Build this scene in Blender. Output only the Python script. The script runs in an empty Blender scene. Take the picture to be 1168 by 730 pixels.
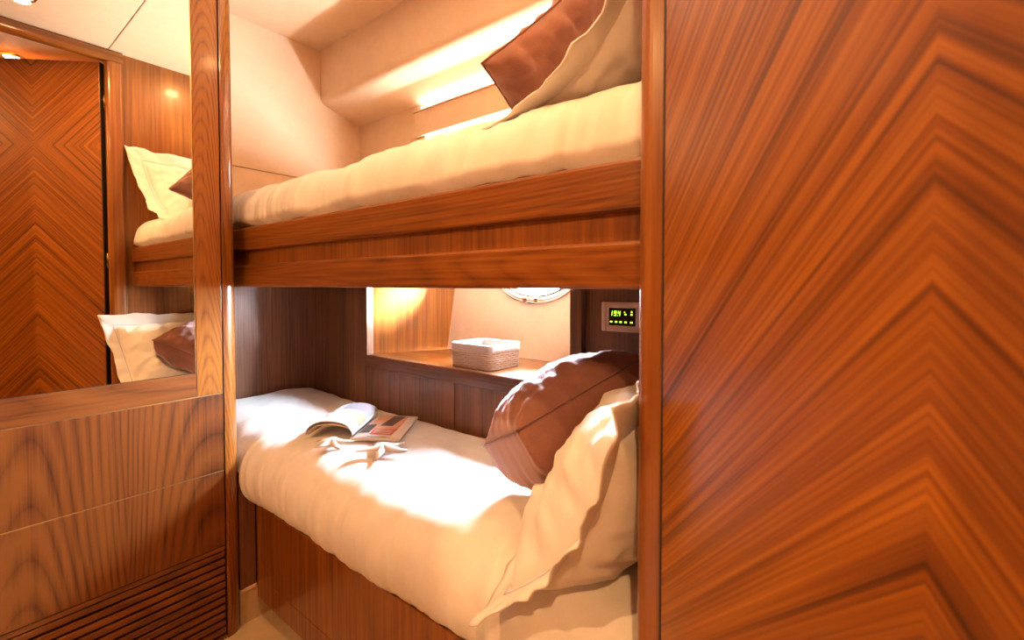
import bpy, bmesh, math, random
from mathutils import Vector, noise
random.seed(7)
scn = bpy.context.scene
C = scn.collection
ZC = 1.09                      # camera height above the floor; shapes below are written relative to the camera
# ------------------------------------------------------------------ camera
cam_d = bpy.data.cameras.new('camera'); cam = bpy.data.objects.new('camera', cam_d); C.objects.link(cam)
cam_d.sensor_width = 36; cam_d.lens = 519 / 1168 * 36; cam_d.shift_y = -(365 - 338.4) / 1168
cam_d.clip_start = 0.01
cam.location = (0, 0, ZC); cam.rotation_euler = (math.radians(90 - 1.5), 0, math.radians(38))
cam_d.dof.use_dof = True; cam_d.dof.focus_distance = 1.5; cam_d.dof.aperture_fstop = 5.6
scn.camera = cam
# ------------------------------------------------------------------ world, exposure
w = bpy.data.worlds.new('daylight'); scn.world = w; w.use_nodes = True
bg = w.node_tree.nodes['Background']; bg.inputs[0].default_value = (0.68, 0.84, 1.0, 1); bg.inputs[1].default_value = 680
vs = scn.view_settings; vs.view_transform = 'Standard'; vs.look = 'None'; vs.gamma = 1; vs.use_curve_mapping = False; vs.exposure = 0.42
WARM = (1.0, 0.52, 0.20)

def sun(name, d, energy, angle, col):
    l = bpy.data.lights.new(name, 'SUN'); o = bpy.data.objects.new(name, l); C.objects.link(o)
    l.energy = energy; l.angle = math.radians(angle); l.color = col
    o.rotation_euler = Vector(d).to_track_quat('-Z', 'Y').to_euler(); o.location = (0, 4, 3)
sun('low_sun', (-0.62, -0.29, -0.125), 420, 13, (1.0, 0.97, 0.92))
def portal(name, loc, rot, sx, sy):
    l = bpy.data.lights.new(name, 'AREA'); l.shape = 'RECTANGLE'; l.size = sx; l.size_y = sy; l.cycles.is_portal = True
    o = bpy.data.objects.new(name, l); C.objects.link(o); o.location = (loc[0], loc[1], loc[2] + ZC); o.rotation_euler = rot
    return o
portal('porthole_daylight', (-1.052, 1.66, 0.07), (math.radians(-90), 0, 0), 0.46, 0.34)
portal('berth_window_daylight', (-0.95, 1.5865, 0.315), (math.radians(-90), 0, 0), 1.24, 0.11)

# ------------------------------------------------------------------ materials
def new_mat(name):
    m = bpy.data.materials.new(name); m.use_nodes = True
    nt = m.node_tree; b = nt.nodes['Principled BSDF']; return m, nt, b
def sset(b, **k):
    for n, v in k.items():
        n = n.replace('_', ' ')
        if n in b.inputs: b.inputs[n].default_value = v
def nd(nt, t, **k):
    n = nt.nodes.new(t)
    for a, v in k.items(): setattr(n, a, v)
    return n
def mth(nt, op, a, b=None, c=None):
    n = nt.nodes.new('ShaderNodeMath'); n.operation = op
    for i, x in enumerate((a, b, c)):
        if x is None: continue
        if isinstance(x, (int, float)): n.inputs[i].default_value = x
        else: nt.links.new(x, n.inputs[i])
    return n.outputs[0]
def ramp(nt, fac, stops):
    r = nt.nodes.new('ShaderNodeValToRGB'); e = r.color_ramp.elements
    while len(e) < len(stops): e.new(0.5)
    for s, (p, c) in zip(e, stops): s.position = p; s.color = (*c, 1)
    nt.links.new(fac, r.inputs[0]); return r.outputs[0]
def wood_finish(nt, b, height, rough, coat):
    sset(b, Roughness=rough, Coat_Weight=coat, Coat_Roughness=0.12, Coat_IOR=1.45)
    bp = nd(nt, 'ShaderNodeBump'); bp.inputs['Strength'].default_value = 0.08; bp.inputs['Distance'].default_value = 0.002
    nt.links.new(height, bp.inputs['Height']); nt.links.new(bp.outputs[0], b.inputs['Normal'])
def wood(name, axis, dark, mid, light, cathedral=0.4, rough=0.35, coat=0.5, streak=90, contour=9, low=(2.2, 0.45), seed=0.0, arch=None):
    m, nt, b = new_mat(name)
    geo = nd(nt, 'ShaderNodeNewGeometry')
    def scaled(f, g):
        mp = nd(nt, 'ShaderNodeMapping'); s = [f, f, f]; s['xyz'.index(axis)] = g
        mp.inputs['Scale'].default_value = s; mp.inputs['Location'].default_value = (seed, seed * 1.7, seed * 0.6)
        nt.links.new(geo.outputs['Position'], mp.inputs[0]); return mp.outputs[0]
    n1 = nd(nt, 'ShaderNodeTexNoise'); n1.inputs['Scale'].default_value = 1; n1.inputs['Detail'].default_value = 4; n1.inputs['Roughness'].default_value = 0.6
    nt.links.new(scaled(streak, streak * 0.025), n1.inputs['Vector'])
    n2 = nd(nt, 'ShaderNodeTexNoise'); n2.inputs['Scale'].default_value = 1; n2.inputs['Detail'].default_value = 0.6; n2.inputs['Roughness'].default_value = 0.3
    nt.links.new(scaled(*low), n2.inputs['Vector'])
    if arch:                                  # nested flat-sawn arches along the board
        off, half, K, B, N, dist = arch
        sp = nd(nt, 'ShaderNodeSeparateXYZ'); nt.links.new(geo.outputs['Position'], sp.inputs[0])
        dy = mth(nt, 'PINGPONG', mth(nt, 'ADD', sp.outputs['Y'], off), half)
        vv = mth(nt, 'ADD', mth(nt, 'MULTIPLY', mth(nt, 'MULTIPLY', dy, dy), K), mth(nt, 'MULTIPLY', sp.outputs['Z'], B))
        vv = mth(nt, 'ADD', vv, mth(nt, 'MULTIPLY', n2.outputs['Fac'], dist))
        cont = mth(nt, 'PINGPONG', mth(nt, 'MULTIPLY', vv, N), 0.5)
    else:
        cont = mth(nt, 'PINGPONG', mth(nt, 'MULTIPLY', n2.outputs['Fac'], contour * 2.0), 0.5)
    cont = mth(nt, 'POWER', mth(nt, 'MULTIPLY', cont, 2.0), 0.6)
    n3 = nd(nt, 'ShaderNodeTexNoise'); n3.inputs['Scale'].default_value = 1; n3.inputs['Detail'].default_value = 2
    nt.links.new(scaled(9, 0.5), n3.inputs['Vector'])
    f = mth(nt, 'ADD', mth(nt, 'MULTIPLY', n1.outputs['Fac'], 0.62 * (1 - cathedral * 0.25)), mth(nt, 'MULTIPLY', cont, 0.30 * cathedral))
    f = mth(nt, 'ADD', f, mth(nt, 'MULTIPLY', n3.outputs['Fac'], 0.38))
    nt.links.new(ramp(nt, f, [(0.34, dark), (0.5, mid), (0.68, light)]), b.inputs['Base Color'])
    wood_finish(nt, b, f, rough, coat); return m
D_, M_, L_ = (0.080, 0.019, 0.002), (0.215, 0.062, 0.007), (0.33, 0.112, 0.014)
M = {}
for a in 'xyz': M['teak_' + a] = wood('teak_' + a, a, D_, M_, L_, 0.25, seed=ord(a) * 0.1)
M['walnut_z'] = wood('walnut_z', 'z', (0.032, 0.007, 0.001), (0.125, 0.031, 0.004), (0.205, 0.059, 0.008), 0.8, 0.42, 0.1, 120, 17, (5.0, 0.9), 3.3, (2.0 - 0.11, 0.20, 12, 0.34, 19, 0.35))
M['walnut_y'] = wood('walnut_y', 'y', (0.05, 0.012, 0.002), (0.15, 0.040, 0.006), (0.235, 0.071, 0.011), 0.65, 0.40, 0.15, 130, 14, (7, 0.8), 5.1)
M['cathedral_z'] = wood('cathedral_z', 'z', (0.085, 0.021, 0.003), (0.23, 0.068, 0.008), (0.34, 0.115, 0.015), 0.8, 0.36, 0.15, 140, 22, (7, 1.5), 8.2, (2.0 - 0.505 + 0.0, 0.10, 60, 0.40, 40, 0.30))
M['post_z'] = wood('post_z', 'z', (0.085, 0.021, 0.003), (0.23, 0.068, 0.008), (0.34, 0.115, 0.015), 0.6, 0.30, 1.0, 140, 16, (7, 1.0), 4.4)
M['cathedral_x'] = wood('cathedral_x', 'x', D_, M_, L_, 0.35, 0.33, 0.5, 120, 16, (7, 0.7), 2.2)
M['teak_shade_z'] = wood('teak_shade_z', 'z', (0.075, 0.028, 0.013), (0.165, 0.066, 0.031), (0.25, 0.105, 0.050), 0.15, 0.38, 0.3, 130, 6, (4, 0.5), 1.1)  # same wood as the teak; shade of the unlit niche put into its colour
M['teak_shade_x'] = wood('teak_shade_x', 'x', (0.085, 0.028, 0.014), (0.17, 0.060, 0.030), (0.24, 0.090, 0.045), 0.15, 0.35, 0.4, 120, 6, (4, 0.5), 1.9)  # grain along x, niche shade in the colour as well

HX, HY = -0.187, 0.520; TH = math.radians(-44); DW = 0.59; DSEAM = 0.296; DZ = 0.66     # entrance door hinge, angle, width, seams
def veneer():
    m, nt, b = new_mat('bookmatched_veneer')
    geo = nd(nt, 'ShaderNodeNewGeometry')
    sub = nd(nt, 'ShaderNodeVectorMath', operation='SUBTRACT'); nt.links.new(geo.outputs['Position'], sub.inputs[0])
    sub.inputs[1].default_value = (HX + DSEAM * math.cos(TH), HY + DSEAM * math.sin(TH), DZ + ZC)
    dot = nd(nt, 'ShaderNodeVectorMath', operation='DOT_PRODUCT'); nt.links.new(sub.outputs[0], dot.inputs[0])
    dot.inputs[1].default_value = (math.cos(TH), math.sin(TH), 0)
    sep = nd(nt, 'ShaderNodeSeparateXYZ'); nt.links.new(sub.outputs[0], sep.inputs[0])
    u = mth(nt, 'ABSOLUTE', dot.outputs['Value']); q = mth(nt, 'ABSOLUTE', sep.outputs['Z'])
    s = mth(nt, 'MULTIPLY', mth(nt, 'SUBTRACT', q, u), 0.7071); t = mth(nt, 'MULTIPLY', mth(nt, 'ADD', q, u), 0.7071)
    def ns(a, c, det, z=0.0):
        cb = nd(nt, 'ShaderNodeCombineXYZ'); nt.links.new(mth(nt, 'MULTIPLY', s, a), cb.inputs[0]); nt.links.new(mth(nt, 'MULTIPLY', t, c), cb.inputs[1]); cb.inputs[2].default_value = z
        n = nd(nt, 'ShaderNodeTexNoise'); n.inputs['Scale'].default_value = 1; n.inputs['Detail'].default_value = det; n.inputs['Roughness'].default_value = 0.6
        nt.links.new(cb.outputs[0], n.inputs['Vector']); return n.outputs['Fac']
    f = mth(nt, 'ADD', mth(nt, 'MULTIPLY', ns(210, 1.6, 4), 0.66), mth(nt, 'MULTIPLY', ns(60, 0.8, 2, 4.0), 0.34))
    nt.links.new(ramp(nt, f, [(0.35, (0.075, 0.018, 0.001)), (0.49, (0.25, 0.069, 0.003)), (0.64, (0.43, 0.142, 0.007))]), b.inputs['Base Color'])
    wood_finish(nt, b, f, 0.38, 0.5); b.inputs['Coat Roughness'].default_value = 0.24
    return m
M['veneer'] = veneer()
def cloth(name, col, rough=0.85, sheen=0.2, weave=900, var=0.06, bump=0.12, tint=None):
    m, nt, b = new_mat(name)
    geo = nd(nt, 'ShaderNodeNewGeometry')
    n = nd(nt, 'ShaderNodeTexNoise'); n.inputs['Scale'].default_value = weave; n.inputs['Detail'].default_value = 2; nt.links.new(geo.outputs['Position'], n.inputs['Vector'])
    g = nd(nt, 'ShaderNodeTexNoise'); g.inputs['Scale'].default_value = 14; g.inputs['Detail'].default_value = 3; nt.links.new(geo.outputs['Position'], g.inputs['Vector'])
    f = mth(nt, 'ADD', mth(nt, 'MULTIPLY', n.outputs['Fac'], 0.4), mth(nt, 'MULTIPLY', g.outputs['Fac'], 0.6))
    lo = tuple(max(0, c * (1 - var * 2)) for c in col); hi = tuple(min(1, c * (1 + var)) for c in col)
    nt.links.new(ramp(nt, f, [(0.3, lo), (0.7, hi)]), b.inputs['Base Color'])
    sset(b, Roughness=rough, Sheen_Weight=sheen, Sheen_Roughness=0.4, Specular_IOR_Level=0.2)
    if tint: b.inputs['Sheen Tint'].default_value = (*tint, 1)
    bp = nd(nt, 'ShaderNodeBump'); bp.inputs['Strength'].default_value = bump; bp.inputs['Distance'].default_value = 0.001
    nt.links.new(n.outputs['Fac'], bp.inputs['Height']); nt.links.new(bp.outputs[0], b.inputs['Normal'])
    return m
M['linen'] = cloth('linen', (0.86, 0.83, 0.80))
M['linen_line'] = cloth('linen_line', (0.56, 0.50, 0.62))
M['velvet'] = cloth('velvet', (0.26, 0.112, 0.082), 0.72, 0.9, 700, 0.18, 0.1, (0.85, 0.6, 0.6))
M['velvet_seam'] = cloth('velvet_seam', (0.20, 0.085, 0.065), 0.7, 0.3)
M['leather'] = cloth('leather', (0.80, 0.58, 0.40), 0.55, 0.0, 60, 0.03, 0.05)
M['leather2'] = cloth('leather_lining', (0.88, 0.66, 0.45), 0.6, 0.0, 60, 0.04, 0.05)
M['carpet'] = cloth('carpet', (0.62, 0.46, 0.28), 0.95, 0.3, 500, 0.12, 0.5)
M['blind'] = cloth('blind', (0.34, 0.27, 0.19), 0.8)
def plain(name, col, rough=0.5, metal=0.0, **k):
    m, nt, b = new_mat(name)
    n = nd(nt, 'ShaderNodeTexNoise'); n.inputs['Scale'].default_value = 40; n.inputs['Detail'].default_value = 2
    nt.links.new(ramp(nt, n.outputs['Fac'], [(0.3, tuple(c * 0.94 for c in col)), (0.7, col)]), b.inputs['Base Color'])
    sset(b, Roughness=rough, Metallic=metal, **k); return m
M['mirror'] = plain('mirror', (0.93, 0.93, 0.91), 0.0, 1.0)
M['mirror'].node_tree.nodes['Principled BSDF'].inputs['Base Color'].default_value = (0.86, 0.84, 0.77, 1)
for l_ in list(M['mirror'].node_tree.links):
    if l_.to_socket.name == 'Base Color': M['mirror'].node_tree.links.remove(l_)
M['gold_edge'] = plain('gold_edge', (0.75, 0.62, 0.30), 0.25, 0.9)
M['dark'] = plain('dark_gap', (0.012, 0.007, 0.005), 0.7)
M['gasket'] = plain('gasket', (0.03, 0.016, 0.010), 0.6)
M['brass'] = plain('brass', (0.62, 0.42, 0.18), 0.25, 1.0)
M['chrome'] = plain('chrome', (0.80, 0.79, 0.76), 0.12, 1.0)
M['rosegold'] = plain('satin_bezel', (0.95, 0.76, 0.62), 0.35, 0.2)
M['screen'] = plain('screen', (0.010, 0.011, 0.009), 0.15)
M['wicker'] = plain('wicker', (0.92, 0.85, 0.78), 0.75)
M['paper'] = plain('paper', (0.78, 0.72, 0.68), 0.35)
M['print_dark'] = plain('print_dark', (0.05, 0.022, 0.014), 0.35)
M['print_skin'] = plain('print_skin', (0.62, 0.30, 0.18), 0.35)
M['print_red'] = plain('print_red', (0.62, 0.13, 0.08), 0.35)
M['print_grey'] = plain('print_grey', (0.28, 0.24, 0.26), 0.35)
M['print_blue'] = plain('print_blue', (0.40, 0.42, 0.55), 0.35)
M['star'] = plain('starfish', (0.84, 0.78, 0.72), 0.8)
M['white_paint'] = plain('white_paint', (0.8, 0.78, 0.74), 0.4)
def emit(name, col, s):
    m, nt, b = new_mat(name); sset(b, Base_Color=(*col, 1), Emission_Color=(*col, 1), Emission_Strength=s, Roughness=0.4); return m
M['digit'] = emit('lit_digit', (0.55, 0.95, 0.05), 1.5)
M['led'] = emit('led_strip', (1.0, 0.90, 0.78), 24)
M['lens'] = emit('lamp_lens', (1.0, 0.66, 0.33), 45)
def glass(name='clear_glass', tint=(1, 1, 1)):
    m, nt, b = new_mat(name)
    tr = nd(nt, 'ShaderNodeBsdfTransparent'); tr.inputs[0].default_value = (*tint, 1); gl = nd(nt, 'ShaderNodeBsdfGlossy'); gl.inputs['Roughness'].default_value = 0.02
    mx = nd(nt, 'ShaderNodeMixShader'); mx.inputs[0].default_value = 0.06
    nt.links.new(tr.outputs[0], mx.inputs[1]); nt.links.new(gl.outputs[0], mx.inputs[2])
    nt.links.new(mx.outputs[0], nt.nodes['Material Output'].inputs['Surface']); return m
M['glass'] = glass()
M['tinted'] = glass('tinted_glass', (0.56, 0.545, 0.51))

# ------------------------------------------------------------------ builders
def props(o, label=None, cat=None, group=None, kind=None):
    for k, v in (('label', label), ('category', cat), ('group', group), ('kind', kind)):
        if v: o[k] = v
    return o
def empty(name, base, **k):
    o = bpy.data.objects.new(name, None); C.objects.link(o); o.location = (base[0], base[1], base[2] + ZC); o.empty_display_size = 0.05
    return props(o, **k)
def wloc(o):
    v = Vector(o.location)
    while o.parent: o = o.parent; v += Vector(o.location)
    return v
def mk(name, verts, faces, mat, parent=None, smooth=False, **k):
    vs_ = [Vector(v) for v in verts]
    lo = [min(v[i] for v in vs_) for i in range(3)]; hi = [max(v[i] for v in vs_) for i in range(3)]
    org = Vector(((lo[0] + hi[0]) / 2, (lo[1] + hi[1]) / 2, lo[2]))
    me = bpy.data.meshes.new(name); me.from_pydata([tuple(v - org) for v in vs_], [], faces); me.validate()
    bm = bmesh.new(); bm.from_mesh(me); bmesh.ops.recalc_face_normals(bm, faces=bm.faces); bm.to_mesh(me); bm.free()
    if smooth: me.polygons.foreach_set('use_smooth', [True] * len(me.polygons))
    me.materials.append(M[mat] if isinstance(mat, str) else mat); me.update()
    o = bpy.data.objects.new(name, me); C.objects.link(o)
    w_ = org + Vector((0, 0, ZC))
    if parent: o.parent = parent; o.location = w_ - wloc(parent)
    else: o.location = w_
    return props(o, **k)
def bm_out(bm):
    bm.verts.index_update(); V = [v.co.copy() for v in bm.verts]; Fs = [[v.index for v in f.verts] for f in bm.faces]; bm.free(); return V, Fs
def boxvf(x0, x1, y0, y1, z0, z1, bev=0.0, seg=2):
    bm = bmesh.new(); bmesh.ops.create_cube(bm, size=1)
    for v in bm.verts:
        v.co = Vector((x0 + (v.co.x + .5) * (x1 - x0), y0 + (v.co.y + .5) * (y1 - y0), z0 + (v.co.z + .5) * (z1 - z0)))
    if bev > 0: bmesh.ops.bevel(bm, geom=bm.edges[:], offset=bev, segments=seg, profile=0.5, affect='EDGES')
    return bm_out(bm)
def box(name, x0, x1, y0, y1, z0, z1, mat, parent=None, bev=0.0, **k):
    V, Fs = boxvf(x0, x1, y0, y1, z0, z1, bev); return mk(name, V, Fs, mat, parent, **k)
def prism(name, pts, axis, a, b, mat, parent=None, smooth=False, **k):
    """closed 2D outline extruded along an axis; the other two coordinates keep xyz order"""
    V = []
    for c in (a, b):
        for p, q in pts: V.append({'x': (c, p, q), 'y': (p, c, q), 'z': (p, q, c)}[axis])
    n = len(pts); Fs = [list(range(n)), list(range(2 * n - 1, n - 1, -1))] + [[i, (i + 1) % n, n + (i + 1) % n, n + i] for i in range(n)]
    return mk(name, V, Fs, mat, parent, smooth, **k)
def arc(cx, cy, r, a0, a1, n=8):
    return [(cx + r * math.cos(math.radians(a0 + (a1 - a0) * i / n)), cy + r * math.sin(math.radians(a0 + (a1 - a0) * i / n))) for i in range(n + 1)]
def gridvf(nu, nv, fn, wrap_u=False, off=0):
    V = [fn(i / (nu if wrap_u else nu - 1), j / (nv - 1)) for j in range(nv) for i in range(nu)]
    Fs = []
    for j in range(nv - 1):
        for i in range(nu if wrap_u else nu - 1):
            a = j * nu + i; b = j * nu + (i + 1) % nu; Fs.append([off + a, off + b, off + b + nu, off + a + nu])
    return V, Fs
def tube(name, path, r, mat, parent=None, n=8, closed=False, **k):
    P = [Vector(p) for p in path]; V = []; Fs = []; N = len(P)
    for i, p in enumerate(P):
        t = (P[(i + 1) % N] - P[i - 1]) if closed else (P[min(i + 1, N - 1)] - P[max(i - 1, 0)])
        t.normalize(); s = t.cross(Vector((0, 0, 1)))
        if s.length < 1e-3: s = t.cross(Vector((0, 1, 0)))
        s.normalize(); q = t.cross(s)
        for j in range(n):
            a = 2 * math.pi * j / n; V.append(p + (s * math.cos(a) + q * math.sin(a)) * r)
    for i in range(N if closed else N - 1):
        for j in range(n):
            a = i * n + j; b = i * n + (j + 1) % n; i2 = (i + 1) % N
            Fs.append([a, b, i2 * n + (j + 1) % n, i2 * n + j])
    if not closed: Fs += [list(range(n)), list(range((N - 1) * n, N * n))]
    return mk(name, V, Fs, mat, parent, True, **k)
def nz(p, s=1.0, seed=0.0): return noise.noise(Vector((p[0] * s + seed, p[1] * s + seed * 1.3, p[2] * s - seed)))

FL, CE = -1.09, 1.118
CAB = -1.539; LX = -2.085
# ------------------------------------------------------------------ the shell
box('floor', -2.25, 1.3, -1.7, 1.75, FL - 0.05, FL, 'carpet', kind='structure', label='beige carpet floor of the cabin and passage')
ce = empty('ceiling', (-1.1, 0, CE), kind='structure', label='cream leather panelled cabin ceiling')
box('panel', CAB - 0.1, -0.13, -1.6, 0.5445, CE, CE + 0.04, 'leather', ce, 0.003)
box('panel', -2.15, -0.13, 0.5475, 1.19, CE, CE + 0.04, 'leather', ce, 0.003)
box('backing', -2.25, -0.13, -1.7, 1.75, CE + 0.035, CE + 0.06, 'dark', ce)
# sloped hull box above the upper berth
so = [(1.175, CE), *[(p[0], p[1]) for p in arc(1.215, 0.905, 0.04, 180, 256, 8)], (1.43, 0.803), (1.43, CE)]
prism('wall_soffit', so, 'x', LX, -0.205, 'leather', kind='structure', label='cream padded hull box running above the upper berth window')
# end wall of the berths
wl = empty('wall_left', (LX, 1.1, FL), kind='structure', label='berth end wall, cream panels above and wood with shade in its colour below')
box('panel', LX - 0.03, LX, 0.50, 1.62, 0.4965, CE, 'leather', wl, 0.002)
box('panel', LX - 0.03, LX, 0.50, 1.62, 0.15, 0.4935, 'leather', wl, 0.002)
box('wood_panel', LX - 0.03, LX, 0.50, 0.9345, FL, 0.15, 'teak_shade_z', wl, 0.001)
box('wood_panel', LX - 0.03, LX, 0.9355, 1.62, FL, 0.15, 'teak_shade_z', wl, 0.001)
box('backing', LX - 0.06, LX - 0.025, 0.4, 1.7, FL, CE + 0.04, 'dark', wl)
# hull side below the upper berth: wood panels, shelf recess, porthole lining
YB = 1.134; ST = -0.295
wh = empty('wall_hull', (-1.2, YB, FL), kind='structure', label='hull side wall behind the lower berth, wood with shade in its colour')
box('panel', LX, -1.676, YB, YB + 0.025, FL, 0.23, 'teak_shade_z', wh, 0.0008)
box('panel', -1.676, -1.1465, YB + 0.001, YB + 0.025, FL, -0.340, 'teak_shade_z', wh, 0.0005)
box('panel', -1.1435, -0.60, YB + 0.001, YB + 0.025, FL, -0.340, 'teak_shade_z', wh, 0.0005)
box('frame_strip', -1.676, -1.66, YB - 0.003, YB + 0.03, -0.345, 0.23, 'teak_shade_z', wh, 0.001)
box('shelf_edge', -1.66, -0.675, YB - 0.006, YB + 0.02, -0.347, ST + 0.001, 'teak_shade_x', wh, 0.004)
prism('shelf_board', [(-1.66, YB + 0.02), (-0.60, YB + 0.02), (-0.60, 1.56), (-1.50, 1.56), (-1.516, 1.466)], 'z', ST - 0.03, ST, 'teak_x', wh)
prism('recess_side', [(-1.66, YB + 0.03), (-1.4955, 1.53), (-1.52, 1.56), (-1.685, YB + 0.03)], 'z', ST - 0.02, 0.244, 'teak_z', wh)
box('pilaster', -0.675, -0.637, YB, YB + 0.42, ST - 0.05, 0.23, 'teak_shade_z', wh, 0.002)
box('panel', -0.637, -0.20, 1.16, 1.185, FL, 0.23, 'teak_shade_z', wh, 0.001)
box('recess_top', -1.70, -0.60, YB + 0.0, 1.55, 0.232, 0.245, 'leather2', wh)
box('backing', LX, -0.13, 1.19, 1.20, FL, ST - 0.06, 'dark', wh)
# sloped lining with an oval opening
PX, PZ, PA, PB = -1.052, 0.066, 0.215, 0.142
def yl(z): return 1.466 + (z - ST) * 0.125
def lining():
    n = 64; x0, x1, z0, z1 = -1.60, -0.62, ST - 0.01, 0.243; V = []; Fs = []
    def outer(a):
        c, s = math.cos(a), math.sin(a); t = 1e9
        if c > 1e-6: t = min(t, (x1 - PX) / c)
        if c < -1e-6: t = min(t, (x0 - PX) / c)
        if s > 1e-6: t = min(t, (z1 - PZ) / s)
        if s < -1e-6: t = min(t, (z0 - PZ) / s)
        return PX + c * t, PZ + s * t
    ang = sorted([2 * math.pi * i / n for i in range(n)] + [math.atan2(z - PZ, x - PX) % (2 * math.pi) for x in (x0, x1) for z in (z0, z1)])
    N = len(ang)
    for dy in (0, 0.03):
        for a in ang:
            t = math.atan2(math.sin(a) / PB, math.cos(a) / PA)
            x, z = PX + (PA - 0.02) * math.cos(t), PZ + (PB - 0.02) * math.sin(t); V.append((x, yl(z) + dy, z))
        for a in ang:
            x, z = outer(a); V.append((x, yl(z) + dy, z))
    for i in range(N):
        j = (i + 1) % N
        Fs += [[i, j, N + j, N + i], [2 * N + i, 2 * N + j, 3 * N + j, 3 * N + i], [i, j, 2 * N + j, 2 * N + i], [N + i, N + j, 3 * N + j, 3 * N + i]]
    return mk('lining', V, Fs, 'leather2', wh, label='cream padded lining sloping behind the shelf')
lining()
def oval(rw, dy, n=72): return [(PX + (PA + rw) * math.cos(2 * math.pi * i / n), yl(PZ + (PB + rw) * math.sin(2 * math.pi * i / n)) + dy, PZ + (PB + rw) * math.sin(2 * math.pi * i / n)) for i in range(n)]
wp = empty('window_1', (PX, yl(PZ), PZ - PB), kind='structure', label='oval porthole with chrome rim above the shelf')
tube('outer_rim', oval(-0.004, -0.004), 0.006, 'chrome', wp, 8, True)
def ringband():
    a, b2, c, d = oval(-0.004, -0.006), oval(-0.028, -0.012), oval(-0.032, 0.09), oval(0.0, 0.02); n = len(a)
    V = a + b2 + c; Fs = []
    for k in range(2):
        for i in range(n): Fs.append([k * n + i, k * n + (i + 1) % n, (k + 1) * n + (i + 1) % n, (k + 1) * n + i])
    return mk('rim', V, Fs, 'chrome', wp, True)
ringband()
tube('gasket', oval(-0.031, -0.010), 0.003, 'gasket', wp, 8, True)
def disc(name, pts, mat, par):
    n = len(pts); return mk(name, pts, [list(range(n))], mat, par)
disc('pane', oval(-0.030, 0.085), 'glass', wp)
for dx in (-0.03, 0.025):
    x = PX + dx; z = PZ - PB * math.sqrt(1 - (dx / PA) ** 2)
    box('latch', x - 0.010, x + 0.010, yl(z) - 0.030, yl(z) - 0.004, z + 0.002, z + 0.026, 'chrome', wp, 0.004)
# hull side above the upper berth, window recess
YU = 1.387
wu = empty('wall_hull_upper', (-1.1, YU, 0.25), kind='structure', label='cream hull side wall above the upper berth')
box('panel', LX, -1.58, YU, YU + 0.03, 0.23, 0.86, 'leather', wu, 0.001)
box('panel', -0.30, -0.205, YU, YU + 0.03, 0.23, 0.86, 'leather', wu)
box('panel', -1.58, -0.30, YU + 0.001, YU + 0.03, 0.673, 0.86, 'leather', wu)
box('ledge', LX, -0.205, YB, 1.60, 0.252, 0.262, 'leather', wu)
box('recess_top', -1.60, -0.28, YU + 0.03, 1.62, 0.70, 0.72, 'leather', wu)
box('recess_side', -1.61, -1.58, YU + 0.03, 1.62, 0.25, 0.72, 'leather', wu)
box('recess_side', -0.30, -0.27, YU + 0.03, 1.62, 0.25, 0.72, 'leather', wu)
win2 = empty('window_2', (-1.0, 1.6, 0.262), kind='structure', label='wide berth window with blind behind the upper mattress')
box('valence', -1.635, -0.32, 1.372, 1.386, 0.670, 0.7785, 'leather', win2, 0.0015)
box('valence_cap', -1.642, -0.32, 1.367, 1.3865, 0.779, 0.785, 'leather', win2, 0.001)
box('sill_lip', -1.58, -0.30, YU, YU + 0.03, 0.263, 0.40, 'leather', win2, 0.003)
box('window_frame', -1.58, -1.56, 1.555, 1.60, 0.262, 0.70, 'white_paint', win2, 0.003)
box('window_frame', -0.34, -0.30, 1.555, 1.60, 0.262, 0.70, 'white_paint', win2, 0.003)
box('window_frame', -1.56, -0.34, 1.565, 1.60, 0.60, 0.70, 'white_paint', win2, 0.003)
box('pane', -1.56, -0.34, 1.578, 1.582, 0.262, 0.60, 'tinted', win2)
cove = empty('cove_light', (-1.0, 1.377, 0.7855), label='slim warm light strip lying on top of the window valence', cat='lamp')
box('channel', -1.60, -0.34, 1.369, 1.3865, 0.7855, 0.7870, 'chrome', cove)
box('led_strip', -1.59, -0.345, 1.371, 1.384, 0.7872, 0.7890, 'led', cove)
box('blind', -1.556, -0.345, 1.566, 1.572, 0.365, 0.70, 'blind', win2, 0.001)
# head wall and doorway wall
wr = empty('wall_right', (-0.17, 0.2, FL), kind='structure', label='polished wood bulkhead at the head of the berths')
box('panel', -0.205, -0.13, 0.58, 1.62, FL, CE, 'teak_z', wr)
box('panel', -0.205, -0.13, -1.6, -0.10, FL, CE, 'teak_z', wr)
box('lintel', -0.205, -0.190, -0.10, 0.58, 1.07, CE + 0.1, 'teak_y', wr)
# door casing with rounded nose
tr = empty('trim_1', (-0.2, 0.55, FL), kind='structure', label='rounded wooden casing around the doorway')
prof = [(-0.130, 0.553), (-0.190, 0.553), (-0.190, 0.534), *arc(-0.207, 0.541, 0.014, 270, 180, 6), *arc(-0.213, 0.584, 0.013, 180, 90, 6), (-0.204, 0.597), (-0.130, 0.597)]
prof[3:10] = arc(-0.205, 0.555, 0.021, 270, 180, 8)
prism('jamb', prof, 'z', FL, 1.064, 'teak_z', tr)
prof2 = [(-0.130, -0.063), (-0.190, -0.063), (-0.190, -0.037), *arc(-0.211, -0.059, 0.022, 90, 180, 8), (-0.233, -0.10), (-0.205, -0.107), (-0.130, -0.107)]
prism('jamb', prof2, 'z', FL, 1.064, 'teak_z', tr)
prism('header', [(-0.190, 1.064), (-0.214, 1.064), *arc(-0.214, 1.083, 0.019, 270, 180, 6), (-0.233, 1.105), (-0.222, CE), (-0.190, CE)], 'y', -0.107, 0.597, 'teak_y', tr)
box('gasket', -0.1895, -0.1865, 0.5345, 0.5525, FL, 1.064, 'gasket', tr)
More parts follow.
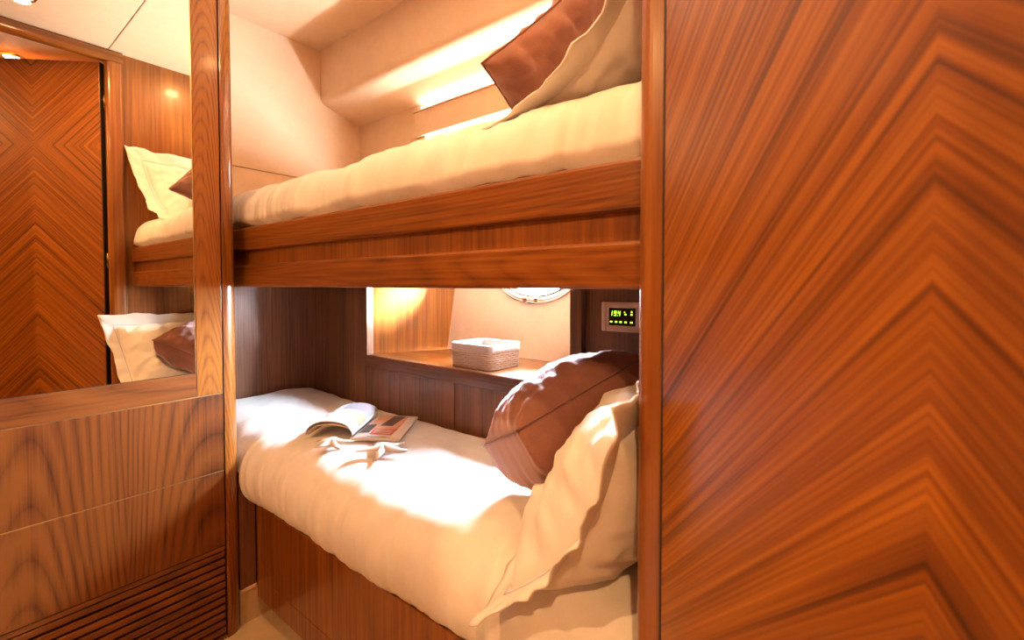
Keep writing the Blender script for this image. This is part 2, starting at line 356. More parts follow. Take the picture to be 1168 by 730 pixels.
# the open entrance door
dr = empty('door_1', (HX, HY, FL), kind='structure', label='glossy book-matched veneer door standing open beside the camera')
def dpt(s, n, z): return (HX + s * math.cos(TH) - n * math.sin(TH), HY + s * math.sin(TH) + n * math.cos(TH), z)
def dbox(name, s0, s1, n0, n1, z0, z1, mat, par, bev=0):
    V, Fs = boxvf(s0, s1, n0, n1, z0, z1, bev); return mk(name, [dpt(*v) for v in V], Fs, mat, par)
dbox('leaf', 0.004, DW, 0.0, 0.036, FL + 0.01, 1.058, 'veneer', dr, 0.0015)
dbox('edge_strip', 0.0, 0.004, 0.0, 0.036, FL + 0.01, 1.058, 'gasket', dr)
for z in (0.88, 0.117, -0.70):
    hg = dbox('hinge', -0.010, -0.001, 0.014, 0.020, z - 0.035, z + 0.035, 'brass', dr, 0.001)
    hp = dpt(-0.005, 0.013, 0)
    tube('knuckle', [(hp[0], hp[1], z - 0.035), (hp[0], hp[1], z), (hp[0], hp[1], z + 0.035)], 0.0035, 'brass', hg)
hd = dbox('handle_plate', 0.500, 0.535, -0.006, 0.0, -0.16, 0.02, 'chrome', dr, 0.002)
# remaining walls
box('wall_front', -2.2, 1.3, -1.65, -1.6, FL, CE + 0.06, 'teak_z', kind='structure', label='wood wall behind the camera')
box('wall_wardrobe_side', CAB - 0.05, CAB, -1.6, -0.621, FL, CE, 'teak_z', kind='structure', label='wood panel wall continuing past the mirror cabinet')
wc = empty('wall_passage', (0.5, 0, FL), kind='structure', label='passage walls beyond the open door')
box('panel', 1.10, 1.15, -1.6, 1.4, FL, 1.19, 'leather', wc)
box('panel', -0.13, 1.15, 1.40, 1.45, FL, 1.19, 'leather', wc)
box('ceiling_passage', -0.1895, 1.15, -0.107, 0.58, 1.105, 1.14, 'leather', kind='structure', label='cream ceiling strip just above the open door')
box('ceiling_passage_far', -0.13, 1.15, -1.6, 1.45, 1.141, 1.20, 'leather', kind='structure', label='cream passage ceiling above the door')

# ------------------------------------------------------------------ mirror cabinet
cab = empty('mirror_cabinet', (CAB - 0.25, -0.02, FL), label='tall wooden cabinet with mirror, two drawers and louvred vent', cat='cabinet')
box('carcass', LX + 0.001, CAB - 0.024, -0.62, 0.5435, FL, CE - 0.002, 'teak_z', cab)
box('frame_stile', CAB - 0.022, CAB, 0.4755, 0.5425, -0.3275, CE - 0.003, 'cathedral_z', cab, 0.001)
box('frame_rail', CAB - 0.022, CAB, -0.62, 0.4745, -0.3275, -0.2595, 'walnut_y', cab, 0.001)
mp = box('mirror_pane', CAB - 0.012, CAB - 0.001, -0.618, 0.472, -0.2575, CE - 0.003, 'mirror', cab)
box('mirror_edge', CAB - 0.012, CAB - 0.0005, 0.472, 0.4745, -0.2575, CE - 0.003, 'gold_edge', mp)
box('mirror_edge', CAB - 0.012, CAB - 0.0015, -0.618, 0.4745, -0.2592, -0.2577, 'gasket', mp)
box('drawer_front', CAB - 0.022, CAB, -0.62, 0.5425, -0.5645, -0.3305, 'walnut_z', cab, 0.0012)
box('drawer_front', CAB - 0.022, CAB, -0.62, 0.5425, -0.7975, -0.5675, 'walnut_z', cab, 0.0012)
box('gold_line', CAB - 0.02, CAB - 0.0012, -0.62, 0.5425, -0.3303, -0.3277, 'gold_edge', cab)
box('gold_line', CAB - 0.02, CAB - 0.0012, -0.62, 0.5425, -0.5673, -0.5647, 'gold_edge', cab)
post = [(CAB - 0.5, 0.546), (CAB + 0.001, 0.546), *[(p[0], p[1]) for p in arc(CAB - 0.039, 0.550, 0.040, 0, 90, 14)], (CAB - 0.5, 0.59)]
prism('corner_post', post, 'z', FL, CE - 0.002, 'post_z', cab)
gr = box('vent_frame', CAB - 0.016, CAB - 0.0005, -0.62, 0.5425, -0.8125, -0.8000, 'walnut_y', cab, 0.001)
proto = None
for i in range(11):
    z = -0.8165 - i * 0.0238
    if proto is None:
        V, Fs = boxvf(CAB - 0.016, CAB - 0.001, -0.62, 0.5415, z - 0.0165, z, 0.002)
        proto = mk('vent_slat', V, Fs, 'walnut_y', cab)
    else:
        o = proto.copy(); C.objects.link(o); o.parent = cab; o.location = proto.location + Vector((0, 0, -i * 0.0238))
box('vent_backing', CAB - 0.024, CAB - 0.020, -0.62, 0.5435, FL, -0.798, 'dark', cab)
box('plinth', CAB - 0.02, CAB - 0.002, -0.62, 0.5425, FL, -1.0775, 'walnut_y', cab)

# ------------------------------------------------------------------ upper bunk frame
YR = 0.62
ub = empty('upper_bunk', (-1.1, YR, -0.007), label='upper bunk frame with two thick glossy wooden rails', cat='bunk')
X0, X1 = LX + 0.002, -0.2055
box('upper_rail', X0, X1, YR, YR + 0.026, 0.109, 0.182, 'cathedral_x', ub, 0.006)
box('recess_panel', X0, X1, YR + 0.016, YR + 0.0285, 0.05, 0.125, 'teak_z', ub)
box('lower_rail', X0, X1, YR, YR + 0.026, -0.007, 0.064, 'cathedral_x', ub, 0.006)
box('platform', X0, X1, YR + 0.03, YB - 0.006, -0.004, 0.10, 'teak_shade_x', ub)
# ------------------------------------------------------------------ lower bunk base
YL = 0.64
lb = empty('lower_bunk', (-0.9, YL, FL), label='lower bunk base with red-brown wooden front panel', cat='bunk')
BX0 = -1.560
box('front_panel', BX0 + 0.028, -0.2055, YL, YL + 0.02, -0.946, -0.712, 'teak_z', lb, 0.0012)
box('front_stile', BX0, BX0 + 0.026, YL + 0.001, YL + 0.02, -1.02, -0.712, 'teak_z', lb, 0.001)
box('bottom_rail', BX0 + 0.028, -0.2055, YL, YL + 0.02, -1.02, -0.9475, 'teak_z', lb, 0.0012)
box('box_body', LX + 0.002, -0.2055, YL + 0.02, YB - 0.002, -1.02, -0.712, 'teak_shade_x', lb)
box('toe_kick', BX0, -0.2055, 0.73, 0.75, FL, -1.02, 'carpet', lb)
bb = empty('baseboard_left', (BX0, 0.65, FL), kind='structure', label='short beige baseboard beside the lower bunk')
box('board', BX0 - 0.02, BX0 - 0.001, 0.5905, 0.729, FL, -0.985, 'carpet', bb)
box('cap', BX0 - 0.02, BX0 + 0.002, 0.5905, 0.6385, -0.985, -0.975, 'leather2', bb, 0.001)
box('wall_nib', LX + 0.002, BX0 - 0.001, 0.5905, 0.638, -0.974, -0.60, 'teak_shade_z', kind='structure', label='wood nib, shade in its colour, between post and lower bunk')

# ------------------------------------------------------------------ duvets
def duvet(name, x0, x1, yf, yb, zb, zt, rf, wav, label, parent=None, hem=None, seed=0.0, topfn=None, frontfn=None, rail=None):
    """soft closed slab: rounded front and back, rounded ends, folds in the surface"""
    nx, nf = 300, 70
    def sec(t):
        # t 0..1 around from bottom back -> back -> top -> front -> bottom front ; returns y,z, outward normal
        pts = []
        ry = min(rf, (zt - zb) * 0.75)
        return pts
    prof = []
    prof += [(yb, zb), (yb, zt - 0.05)]
    prof += arc(yb - 0.05, zt - 0.05, 0.05, 0, 90, 6)
    for i in range(1, 12): prof.append((yb - 0.05 + (yf + rf - yb + 0.05) * i / 12, zt))
    H = zt - zb
    for i in range(0, 25):
        a = math.radians(90 + 155 * i / 24)
        e = 0.62
        cy, cz = math.cos(a), math.sin(a)
        prof.append((yf + rf + rf * math.copysign(abs(cy) ** 0.85, cy), zt - H * 0.55 + H * 0.55 * math.copysign(abs(cz) ** 0.85, cz)))
    prof = [(y, max(z, zb)) for y, z in prof]; prof.append((yf + 0.045, zb))
    # resample
    L = [0]
    for a, b in zip(prof, prof[1:]): L.append(L[-1] + math.dist(a, b))
    ring = []
    for k in range(nf):
        d = L[-1] * k / (nf - 1); i = max(j for j in range(len(L)) if L[j] <= d + 1e-9); i = min(i, len(prof) - 2)
        f = (d - L[i]) / max(1e-9, L[i + 1] - L[i]); ring.append((prof[i][0] + (prof[i + 1][0] - prof[i][0]) * f, prof[i][1] + (prof[i + 1][1] - prof[i][1]) * f))
    V = []; Fs = []
    for ix in range(nx):
        s = ix / (nx - 1); x = x0 + (x1 - x0) * s
        e = min(1.0, min(x - x0, x1 - x) / 0.05 + 0.02); k = math.sqrt(max(0.0, 1 - (1 - e) ** 2))
        for (y, z) in ring:
            zz = zb + (z - zb) * (0.55 + 0.45 * k)
            fr = max(0.0, min(1.0, (yf + rf * 1.7 - y) / (rf * 1.7)))    # 1 at front
            up = (z - zb) / H
            p = (x, y, z)
            yo = -wav * fr * (0.9 * nz((x * 9, y * 1.5 + z * 1.2, 0), 1, seed) + 0.55 * nz((x * 26, y * 2 + z * 3, 3), 1, seed + 2))
            yo -= wav * 0.42 * fr * nz((x * 62 + z * 9 * math.sin(x * 3), z * 3, 7), 1, seed + 4) * (0.35 + 0.65 * max(0.0, nz((x * 2.3, 0, 0), 1, seed + 8) + 0.4))
            zo = wav * 0.7 * nz((x * 4, y * 6, 0), 1, seed + 5) * up + wav * 0.35 * nz((x * 14 + y * 8, y * 9, 1), 1, seed + 9) * up
            if topfn: zo += topfn(x, y) * up
            if frontfn: yo += frontfn(x, z) * fr
            yy = y + yo * (0.3 + 0.7 * k); zz = max(zz + zo, zb)
            if rail and zz < rail[1]: yy = max(yy, rail[0])
            V.append((x, yy, zz))
    for ix in range(nx - 1):
        for k in range(nf - 1):
            a = ix * nf + k; Fs.append([a, a + 1, a + nf + 1, a + nf])
        Fs.append([ix * nf + nf - 1, ix * nf, (ix + 1) * nf, (ix + 1) * nf + nf - 1])
    Fs += [list(range(nf)), list(range((nx - 1) * nf, nx * nf))]
    return mk(name, V, Fs, 'linen', parent, True)
m2 = empty('upper_mattress', (-1.1, 0.88, 0.10), label='upper bunk mattress under a plump pale duvet', cat='bedding')
duvet('duvet', LX + 0.004, -0.2165, 0.628, 1.125, 0.102, 0.340, 0.16, 0.016, '', m2, seed=1.0, rail=(0.654, 0.198))
m1 = empty('lower_mattress', (-1.1, 0.88, -0.712), label='lower bunk mattress under a white duvet bulging over its edge', cat='bedding')
duvet('duvet', LX + 0.004, -0.2165, 0.598, 1.130, -0.711, -0.488, 0.15, 0.013, '', m1, seed=4.0,
      topfn=lambda x, y: 0.018 * max(0, min(1, (-1.5 - x) / 0.5)) - 0.012 * max(0, (y - 1.0) / 0.13))

# ------------------------------------------------------------------ pillows
def pillow(name, nb, nt_, ft, fb, T, mat, label, cat, flange=0.0, bend=0.0, pinch=0.06, wr=0.006, seed=0.0, group=None, p=2.2, q=0.5, seam=True, Tb=None, qb=None):
    """corners: near-bottom, near-top, far-top, far-bottom. u near->far, v bottom->top"""
    nb, nt_, ft, fb = map(Vector, (nb, nt_, ft, fb)); Tb = T if Tb is None else Tb
    n0 = ((fb - nb) + (ft - nt_)).cross((nt_ - nb) + (ft - fb)).normalized()
    if n0.x > 0: n0 = -n0                      # front faces the foot of the bed
    du, dv = ((fb - nb) + (ft - nt_)) * 0.5, ((nt_ - nb) + (ft - fb)) * 0.5
    def base(u, v):
        uu = u * (1 - pinch * (1 - v * v)); vv = v * (1 - pinch * (1 - u * u))
        a, b = (uu + 1) / 2, (vv + 1) / 2
        P = (nb * (1 - a) + fb * a) * (1 - b) + (nt_ * (1 - a) + ft * a) * b
        return P + n0 * bend * (1 - v * v)
    fu, fv = flange * 2 / du.length, flange * 2 / dv.length
    su, sv = 1 - fu, 1 - fv
    N = 46
    def sgrid(i): t = -1 + 2 * i / (N - 1); return math.sin(t * math.pi / 2) * 0.5 + t * 0.5
    V = []; Fs = []; idx = {}
    def thick(a, b, e): return max(0.0, (1 - abs(a) ** p)) ** e * max(0.0, (1 - abs(b) ** p)) ** e
    for side in (1, -1):
        for j in range(N):
            for i in range(N):
                a, b = sgrid(i), sgrid(j); edge = i in (0, N - 1) or j in (0, N - 1)
                if edge and side == -1: idx[(side, i, j)] = idx[(1, i, j)]; continue
                P = base(a * su, b * sv); h = thick(a, b, q if side == 1 or qb is None else qb)
                w_ = wr * (1.2 * nz((a * 2.6, b * 2.6, side), 1, seed) + 0.8 * nz((a * 7, b * 7, side), 1, seed + 3) + 0.45 * nz((a * 19 + b * 6, b * 17, side), 1, seed + 6)) * min(1, h * 2.5)
                rr = max(abs(a), abs(b)); ang = math.atan2(b, a)
                w_ += wr * 0.35 * math.sin(ang * 18 + seed + 2 * nz((a * 2, b * 2, 0), 1, seed)) * max(0, (rr - 0.45) / 0.55) * min(1, h * 3)
                P = P + n0 * side * ((T if side == 1 else Tb) * h + w_)
                if edge: P = P + n0 * 0.004 * math.sin((i + j) * 0.9)
                idx[(side, i, j)] = len(V); V.append(P)
        for j in range(N - 1):
            for i in range(N - 1): Fs.append([idx[(side, i, j)], idx[(side, i + 1, j)], idx[(side, i + 1, j + 1)], idx[(side, i, j + 1)]])
    base_pt = (nb + fb) / 2
    root = empty(name, (base_pt.x, base_pt.y, min(v.z for v in V)), label=label, cat=cat, group=group)
    mk('cover', V, Fs, mat, root, True)
    per = []
    K = 46
    for (a0, b0, a1, b1) in ((-1, -1, 1, -1), (1, -1, 1, 1), (1, 1, -1, 1), (-1, 1, -1, -1)):
        for k in range(K): per.append((a0 + (a1 - a0) * k / K, b0 + (b1 - b0) * k / K))
    if flange:
        Vf = []; Ff = []; R = 7; n = len(per)
        for lay in (1, -1):
            for r in range(R):
                t = r / (R - 1)
                for k, (a, b) in enumerate(per):
                    ua, vb = a * (su * 0.985 * (1 - t) + t), b * (sv * 0.985 * (1 - t) + t)
                    P = base(ua, vb)
                    wv = t ** 1.3 * (0.017 * nz((a * 3.1, b * 3.1, 2), 1, seed + 7) + 0.010 * nz((a * 8, b * 8, 2), 1, seed + 9))
                    inn = t * 0.014 * nz((a * 3.5, b * 3.5, 5), 1, seed + 11)
                    Vf.append(P + n0 * (wv + lay * 0.0015) + (du.normalized() * a + dv.normalized() * b) * inn)
        for lay in range(2):
            for r in range(R - 1):
                for k in range(n):
                    a = lay * R * n + r * n + k; b = lay * R * n + r * n + (k + 1) % n; Ff.append([a, b, b + n, a + n])
        for k in range(n):
            a = (R - 1) * n + k; b = (R - 1) * n + (k + 1) % n; Ff.append([a, b, b + R * n, a + R * n])
        fl = mk('flange', Vf, Ff, mat, root, True)
        st = []
        for k, (a, b) in enumerate(per):
            ua, vb = a * (su + fu * 0.16), b * (sv + fv * 0.16); t = 0.16
            wv = t ** 1.3 * (0.017 * nz((a * 3.1, b * 3.1, 2), 1, seed + 7) + 0.010 * nz((a * 8, b * 8, 2), 1, seed + 9))
            st.append(base(ua, vb) + n0 * (wv + 0.002))
        tube('hem_stitch', st, 0.0012, 'linen_line', fl, 5, True, label='fine lilac hem stitch')
    elif seam:
        tube('piping', [base(a, b) + n0 * 0.001 for a, b in per], 0.0022, 'velvet_seam', root, 6, True)
    return root
pillow('pillow', (-0.500, 0.53, -0.548), (-0.232, 0.480, -0.14), (-0.29, 1.04, -0.15), (-0.56, 1.04, -0.435), 0.12, 'linen',
       'white flanged pillow leaning at the head of the lower bunk', 'pillow', 0.05, -0.06, 0.05, 0.008, 2.0, Tb=0.10)
pillow('pillow', (-0.575, 0.655, 0.295), (-0.228, 0.600, 0.68), (-0.245, 1.08, 0.66), (-0.56, 1.08, 0.36), 0.07, 'linen',
       'white flanged pillow leaning at the head of the upper bunk', 'pillow', 0.055, -0.095, 0.05, 0.008, 5.0, Tb=0.06)
def cushion(N1, e1, e2, s1, s2, T, label, seed, Tb=None, qb=None, wr=0.007):
    N1, e1, e2 = Vector(N1), Vector(e1).normalized(), Vector(e2).normalized()
    return pillow('velvet_cushion', N1, N1 + e1 * s1, N1 + e1 * s1 + e2 * s2, N1 + e2 * s2, T, 'velvet', label, 'cushion', 0, 0, 0.05, wr, seed, p=2.6, q=0.55, Tb=Tb, qb=qb)
cushion((-0.479, 0.628, -0.256), (0.357, 0.877, 0.325), (-0.726, 0.561, -0.396), 0.335, 0.345, 0.085, 'brown velvet cushion propped on the lower bunk pillow', 3.0, 0.165, 0.22, 0.008)
cushion((-0.598, 0.670, 0.430), (0.44, 0.575, 0.69), (-0.25, 0.916, -0.31), 0.36, 0.36, 0.065, 'brown velvet cushion propped on the upper bunk pillow', 8.0, 0.075, 0.42, 0.012)

# soft contact: bedding gives way under what lies on it
from mathutils.bvhtree import BVHTree
def tree(o):
    wl_ = wloc(o); me = o.data
    return BVHTree.FromPolygons([v.co + wl_ for v in me.vertices], [list(p.vertices) for p in me.polygons])
def yield_to(o, others, direction, gap, r=0.011):
    ts = [tree(x) for x in others]; wl_ = wloc(o); d = Vector(direction).normalized(); e1_ = d.orthogonal().normalized(); e2_ = d.cross(e1_)
    for v in o.data.vertices:
        p = v.co + wl_; best = None
        if p.x < -0.95: continue
        for t in ts:
            for ox in (-r, 0, r):
                for oy in (-r, 0, r):
                    h2 = t.ray_cast(p + e1_ * ox + e2_ * oy - d * 0.6, d)
                    if h2[0] is not None:
                        dep = (h2[0] - p).dot(d)
                        if dep < gap and dep > -0.3 and (best is None or dep < best): best = dep
        if best is not None: v.co += d * (best - gap)
def kids(o): return [c for c in bpy.data.objects if c.parent == o and c.type == 'MESH']
P1, P2, K1, K2 = (bpy.data.objects[n] for n in ('pillow', 'pillow.001', 'velvet_cushion', 'velvet_cushion.001'))
for P_, K_ in ((P1, K1), (P2, K2)):
    for c in kids(P_):
        for g in [c] + kids(c):
            nrm = Vector((-0.72, 0, 0.69)); yield_to(g, kids(K_), nrm, 0.005 if g.name.startswith('cover') else 0.006)
for D_m, T_m in ((m1, (P1, K1)), (m2, (P2, K2))):
    yield_to(kids(D_m)[0], [c for t in T_m for c in kids(t)], (0, 0, 1), 0.005)
# ------------------------------------------------------------------ basket
def basket():
    c0, c1, c3 = Vector((-1.194, 1.165, ST)), Vector((-1.006, 1.163, ST)), Vector((-0.995, 1.326, ST)); c2 = c0 + (c3 - c1)
    c2, c3 = c0 + (c3 - c1), c3
    cs = [c0, c1, c3, c2]; ctr = sum(cs, Vector()) / 4; H = 0.088
    root = empty('basket', ctr, label='small white wicker basket with cloth liner on the shelf', cat='basket')
    def ringpts(sc, z, rnd=0.02, n=6):
        P = []
        pts = [ctr + (c - ctr) * sc for c in cs]
        for i in range(4):
            a, b, c = pts[i - 1], pts[i], pts[(i + 1) % 4]
            d1, d2 = (a - b).normalized() * rnd, (c - b).normalized() * rnd
            for k in range(n + 1):
                t = k / n; q = (b + d1) * (1 - t) ** 2 + b * 2 * t * (1 - t) + (b + d2) * t ** 2; P.append((q.x, q.y, z))
        return P
    # woven rows
    R = 9
    for r in range(R):
        z = ST + 0.004 + r * 0.0078
        base_ = ringpts(0.965 + 0.02 * r / R, z)
        fine = []
        for a, b in zip(base_, base_[1:] + base_[:1]):
            d = math.dist(a, b); m = max(1, int(d / 0.006))
            for k in range(m): fine.append(Vector(a).lerp(Vector(b), k / m))
        path = []
        for k, q in enumerate(fine):
            out = (q - ctr); out.z = 0; out.normalize(); path.append(q + out * 0.0016 * (1 if (k // 2 + r) % 2 else -1))
        tube('woven_row', path, 0.0043, 'wicker', root, 6, True)
    a, b = ringpts(0.95, ST + 0.002), ringpts(0.96, ST + H - 0.01); n = len(a)
    mk('inner_wall', a + b, [[i, (i + 1) % n, n + (i + 1) % n, n + i] for i in range(n)] + [list(range(n))], 'linen', root, True)
    o1, o2, o3, o4 = ringpts(1.03, ST + H - 0.027), ringpts(1.035, ST + H - 0.004), ringpts(0.99, ST + H), ringpts(0.94, ST + H - 0.006)
    o5 = ringpts(0.93, ST + 0.006)
    o1 = [(p[0], p[1], p[2] + 0.002 * math.sin(i * 1.7)) for i, p in enumerate(o1)]
    V = o1 + o2 + o3 + o4 + o5; Fs = []
    for k in range(4):
        for i in range(n): Fs.append([k * n + i, k * n + (i + 1) % n, (k + 1) * n + (i + 1) % n, (k + 1) * n + i])
    mk('cloth_liner', V, Fs, 'linen', root, True, label='white cloth liner folded over the rim')
basket()

# ------------------------------------------------------------------ control panel
def control():
    Y = 1.16; x0, x1, z0, z1 = -0.582, -0.450, -0.128, -0.047
    root = empty('control_panel', ((x0 + x1) / 2, Y, z0), label='climate control panel with lit green digits on the wall', cat='control panel')
    sx0, sx1, sz0, sz1 = x0 + 0.021, x1 - 0.034, z0 + 0.017, z1 - 0.016
    box('bezel_bar', x0 + 0.0135, x1 - 0.0135, Y - 0.010, Y - 0.001, sz1, z1, 'rosegold', root, 0.002)
    box('bezel_bar', x0 + 0.0135, x1 - 0.0135, Y - 0.010, Y - 0.001, z0, sz0, 'rosegold', root, 0.002)
    box('bezel_side', x0 + 0.0135, sx0, Y - 0.0095, Y - 0.001, sz0, sz1, 'rosegold', root, 0.001)
    box('bezel_side', sx1, x1 - 0.0135, Y - 0.0095, Y - 0.001, sz0, sz1, 'rosegold', root, 0.001)
    box('end_cap', x0, x0 + 0.013, Y - 0.013, Y - 0.001, z0, z1, 'rosegold', root, 0.003)
    box('end_cap', x1 - 0.013, x1, Y - 0.013, Y - 0.001, z0, z1, 'rosegold', root, 0.003)
    sc = box('screen', sx0, sx1, Y - 0.008, Y - 0.001, sz0, sz1, 'screen', root)
    W, Hh = sx1 - sx0, sz1 - sz0
    SEG = {'1': 'bc', '9': 'abcdfg', '4': 'bcfg'}
    def digit(ch, px, pz, w, h):
        t = 0.0016; V = []; Fs = []
        R = {'a': (0, w, h - t, h), 'g': (0, w, h / 2 - t / 2, h / 2 + t / 2), 'd': (0, w, 0, t), 'b': (w - t, w, h / 2, h), 'c': (w - t, w, 0, h / 2), 'f': (0, t, h / 2, h), 'e': (0, t, 0, h / 2)}
        for s in SEG[ch]:
            a, b, c, d = R[s]; v, f = boxvf(px + a, px + b, Y - 0.0090, Y - 0.0078, pz + c, pz + d); f = [[i + len(V) for i in q] for q in f]; V += v; Fs += f
        V = [Vector((v.x + (v.z - pz) * 0.12, v.y, v.z)) for v in V]
        mk('digit', V, Fs, 'digit', sc)
    dz = sz0 + Hh * 0.55; dh = Hh * 0.28
    digit('1', sx0 + W * 0.06, dz, 0.005, dh); digit('9', sx0 + W * 0.19, dz, 0.0068, dh); digit('4', sx0 + W * 0.34, dz, 0.0068, dh)
    def mark(x, z, w, h): box('symbol', sx0 + W * x, sx0 + W * x + w, Y - 0.0090, Y - 0.0078, sz0 + Hh * z, sz0 + Hh * z + h, 'digit', sc)
    mark(0.325, 0.55, 0.0018, 0.0018)
    mark(0.60, 0.60, 0.005, 0.004); mark(0.58, 0.74, 0.003, 0.0025); mark(0.82, 0.60, 0.0055, 0.004); mark(0.84, 0.74, 0.0035, 0.005)
    for x in (0.05, 0.24, 0.41, 0.60, 0.81): mark(x, 0.16, 0.0065, 0.0042)
control()

# ------------------------------------------------------------------ magazine
def magazine():
    S0, S1 = Vector((-1.243, 0.787, 0)), Vector((-1.388, 0.985, 0)); R0 = Vector((-1.108, 0.863, 0)); rv = R0 - S0; sv = S1 - S0
    Zb = -0.4725
    root = empty('magazine', (S0.x, S0.y, Zb - 0.006), label='open glossy magazine with a curling page on the lower bunk', cat='magazine')
    def sheet(name, f, mat, par, nu=20, nv=12, th=0.0012):
        V1, F1 = gridvf(nu, nv, lambda a, b: f(a, b, 0)); V2, F2 = gridvf(nu, nv, lambda a, b: f(a, b, -th), off=nu * nv)
        V = V1 + V2; Fs = F1 + F2; n = nu * nv
        rim = [i for i in range(nu)] + [j * nu + nu - 1 for j in range(1, nv)] + [(nv - 1) * nu + i for i in range(nu - 2, -1, -1)] + [j * nu for j in range(nv - 2, 0, -1)]
        Fs += [[rim[i], rim[(i + 1) % len(rim)], n + rim[(i + 1) % len(rim)], n + rim[i]] for i in range(len(rim))]
        return mk(name, V, Fs, mat, par, True)
    def flat(a, b, d): p = S0 + rv * a + sv * b; return (p.x, p.y, Zb + 0.004 * math.sin(min(a * 3, 1) * math.pi / 2) + d)
    pg = sheet('right_page', flat, 'paper', root, th=0.008)
    def patch(name, a0, a1, b0, b1, mat, h=0.0006, skew=0.0):
        V, Fs = gridvf(6, 6, lambda a, b: (lambda q: (q[0], q[1], q[2] + h))(flat(a0 + (a1 - a0) * a + skew * b, b0 + (b1 - b0) * b, 0))); mk(name, V, Fs, mat, pg)
    patch('printed_photo', 0.10, 0.80, 0.30, 0.97, 'print_skin')
    patch('printed_hair', 0.34, 0.62, 0.50, 0.95, 'print_dark', 0.0010, 0.12)
    patch('printed_box', 0.30, 0.78, 0.14, 0.38, 'print_red', 0.0012)
    patch('printed_strip', 0.04, 0.26, 0.20, 0.55, 'print_dark', 0.0010)
    patch('printed_line', 0.30, 0.70, 0.05, 0.08, 'print_grey', 0.0012)
    for k in range(3): patch('printed_line', 0.36, 0.72, 0.18 + k * 0.055, 0.20 + k * 0.055, 'paper', 0.0018)
    def curl(k):
        def f(a, b, d):
            w = 0.155 * (1 - 0.05 * k)
            # arched page: x across from spine, height
            ang = a * math.pi
            x = 0.5 * w * (1 - math.cos(ang)) * (0.98) - 0.016 * math.sin(ang * 0.9) * (1 - a); z = (0.046 - 0.010 * k - 0.006 * b) * math.sin(ang) ** 0.75 if 0 < a < 1 else 0.0
            p = S0 + sv * (b * 1.02 + 0.01) - rv.normalized() * x
            return (p.x, p.y, Zb + 0.003 + z + d * (1 if a < .5 else 1))
        return f
    lp = sheet('left_page', curl(0), 'paper', root, 28, 12); sheet('left_page', curl(1), 'paper', root, 28, 12)
    def lpatch(name, a0, a1, b0, b1, mat):
        f = curl(0); V, Fs = gridvf(14, 6, lambda a, b: (lambda q: (q[0] + 0.0004, q[1] - 0.0002, q[2] + 0.0012))(f(a0 + (a1 - a0) * a, b0 + (b1 - b0) * b, 0))); mk(name, V, Fs, mat, lp, True)
    lpatch('printed_photo', 0.08, 0.62, 0.60, 0.98, 'print_grey'); lpatch('printed_photo', 0.20, 0.60, 0.08, 0.22, 'print_blue'); lpatch('printed_photo', 0.05, 0.30, 0.24, 0.52, 'print_skin')
    lpatch('printed_line', 0.68, 0.90, 0.3, 0.36, 'print_grey'); lpatch('printed_line', 0.68, 0.90, 0.5, 0.56, 'print_grey')
magazine()
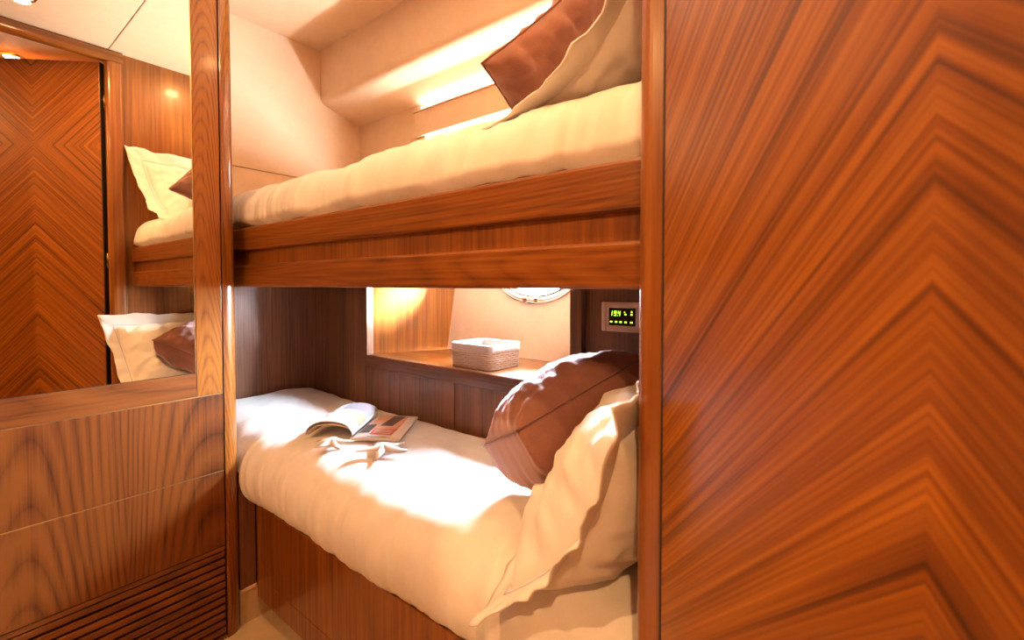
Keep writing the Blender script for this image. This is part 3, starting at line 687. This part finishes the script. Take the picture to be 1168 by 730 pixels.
def starfish(cx, cy, rot, R, label):
    V = [(cx, cy, -0.462)]; Fs = []; n = 60
    for lay, zf in ((0.55, 1.0), (1.0, 0.0), (0.0, -1)):
        for i in range(n):
            a = 2 * math.pi * i / n; c = abs(math.cos(2.5 * a)); r = R * (0.24 + 0.76 * c ** 3.2) * (lay if lay else 0.0)
            z = -0.486 + (0.010 if zf == 1.0 else 0.004 if zf == 0.0 else 0.0) + (0.012 * (r / R) * nz((math.cos(a) * 2, math.sin(a) * 2, rot), 1))
            V.append((cx + r * math.cos(a + rot), cy + r * math.sin(a + rot), z))
    for i in range(n):
        j = (i + 1) % n
        Fs += [[0, 1 + i, 1 + j], [1 + i, n + 1 + i, n + 1 + j, 1 + j], [n + 1 + i, 2 * n + 1 + i, 2 * n + 1 + j, n + 1 + j]]
    V = [(v[0], v[1], v[2] + 0.012) for v in V]
    mk('starfish', V, Fs, 'star', None, True, label=label, cat='starfish', group='starfish on the lower bunk')
starfish(-1.085, 0.790, 0.35, 0.080, 'larger white dried starfish lying beside the magazine page')
starfish(-1.245, 0.728, 1.0, 0.06, 'smaller white dried starfish nearer the bunk foot')

# ------------------------------------------------------------------ ceiling lamps
def downlight(x, y, z, watt, label, col=WARM, size=0.05):
    root = empty('downlight', (x, y, z - 0.022), label=label, cat='lamp', group='recessed ceiling downlights')
    n = 32; V = []; Fs = []
    for r, dz in ((0.030, 0.0), (0.033, -0.010), (0.040, -0.010), (0.046, 0.0)):
        V += [(x + r * math.cos(2 * math.pi * i / n), y + r * math.sin(2 * math.pi * i / n), z + dz) for i in range(n)]
    for k in range(3):
        for i in range(n): Fs.append([k * n + i, k * n + (i + 1) % n, (k + 1) * n + (i + 1) % n, (k + 1) * n + i])
    mk('trim_ring', V, Fs, 'chrome', root, True)
    LV, LF = gridvf(n, 6, lambda a, b: (x + 0.0305 * math.cos(b * 1.5) * math.cos(2 * math.pi * a), y + 0.0305 * math.cos(b * 1.5) * math.sin(2 * math.pi * a), z - 0.002 - 0.020 * math.sin(b * 1.5)), True)
    mk('lens', LV, LF + [list(range(5 * n, 6 * n))], 'lens', root, True)
    l = bpy.data.lights.new('downlight_glow', 'AREA'); l.shape = 'DISK'; l.size = size; l.energy = watt; l.color = col
    o = bpy.data.objects.new('downlight_glow', l); C.objects.link(o); o.parent = root; o.location = Vector((x, y, z - 0.026 + ZC)) - Vector(root.location)
downlight(-0.50, 0.24, CE, 7, 'recessed ceiling downlight just inside the doorway')
downlight(-0.50, 0.88, CE, 2.2, 'recessed ceiling downlight above the upper bunk pillow')
downlight(-0.90, -0.95, CE, 20, 'recessed ceiling downlight in the middle of the cabin')
downlight(0.195, 0.268, 1.105, 14, 'passage ceiling downlight seen over the open door')
downlight(0.45, -0.80, 1.141, 24, 'added unseen fill downlight farther along the passage ceiling')  # unseen lamp, added to brighten the passage, door and bedding
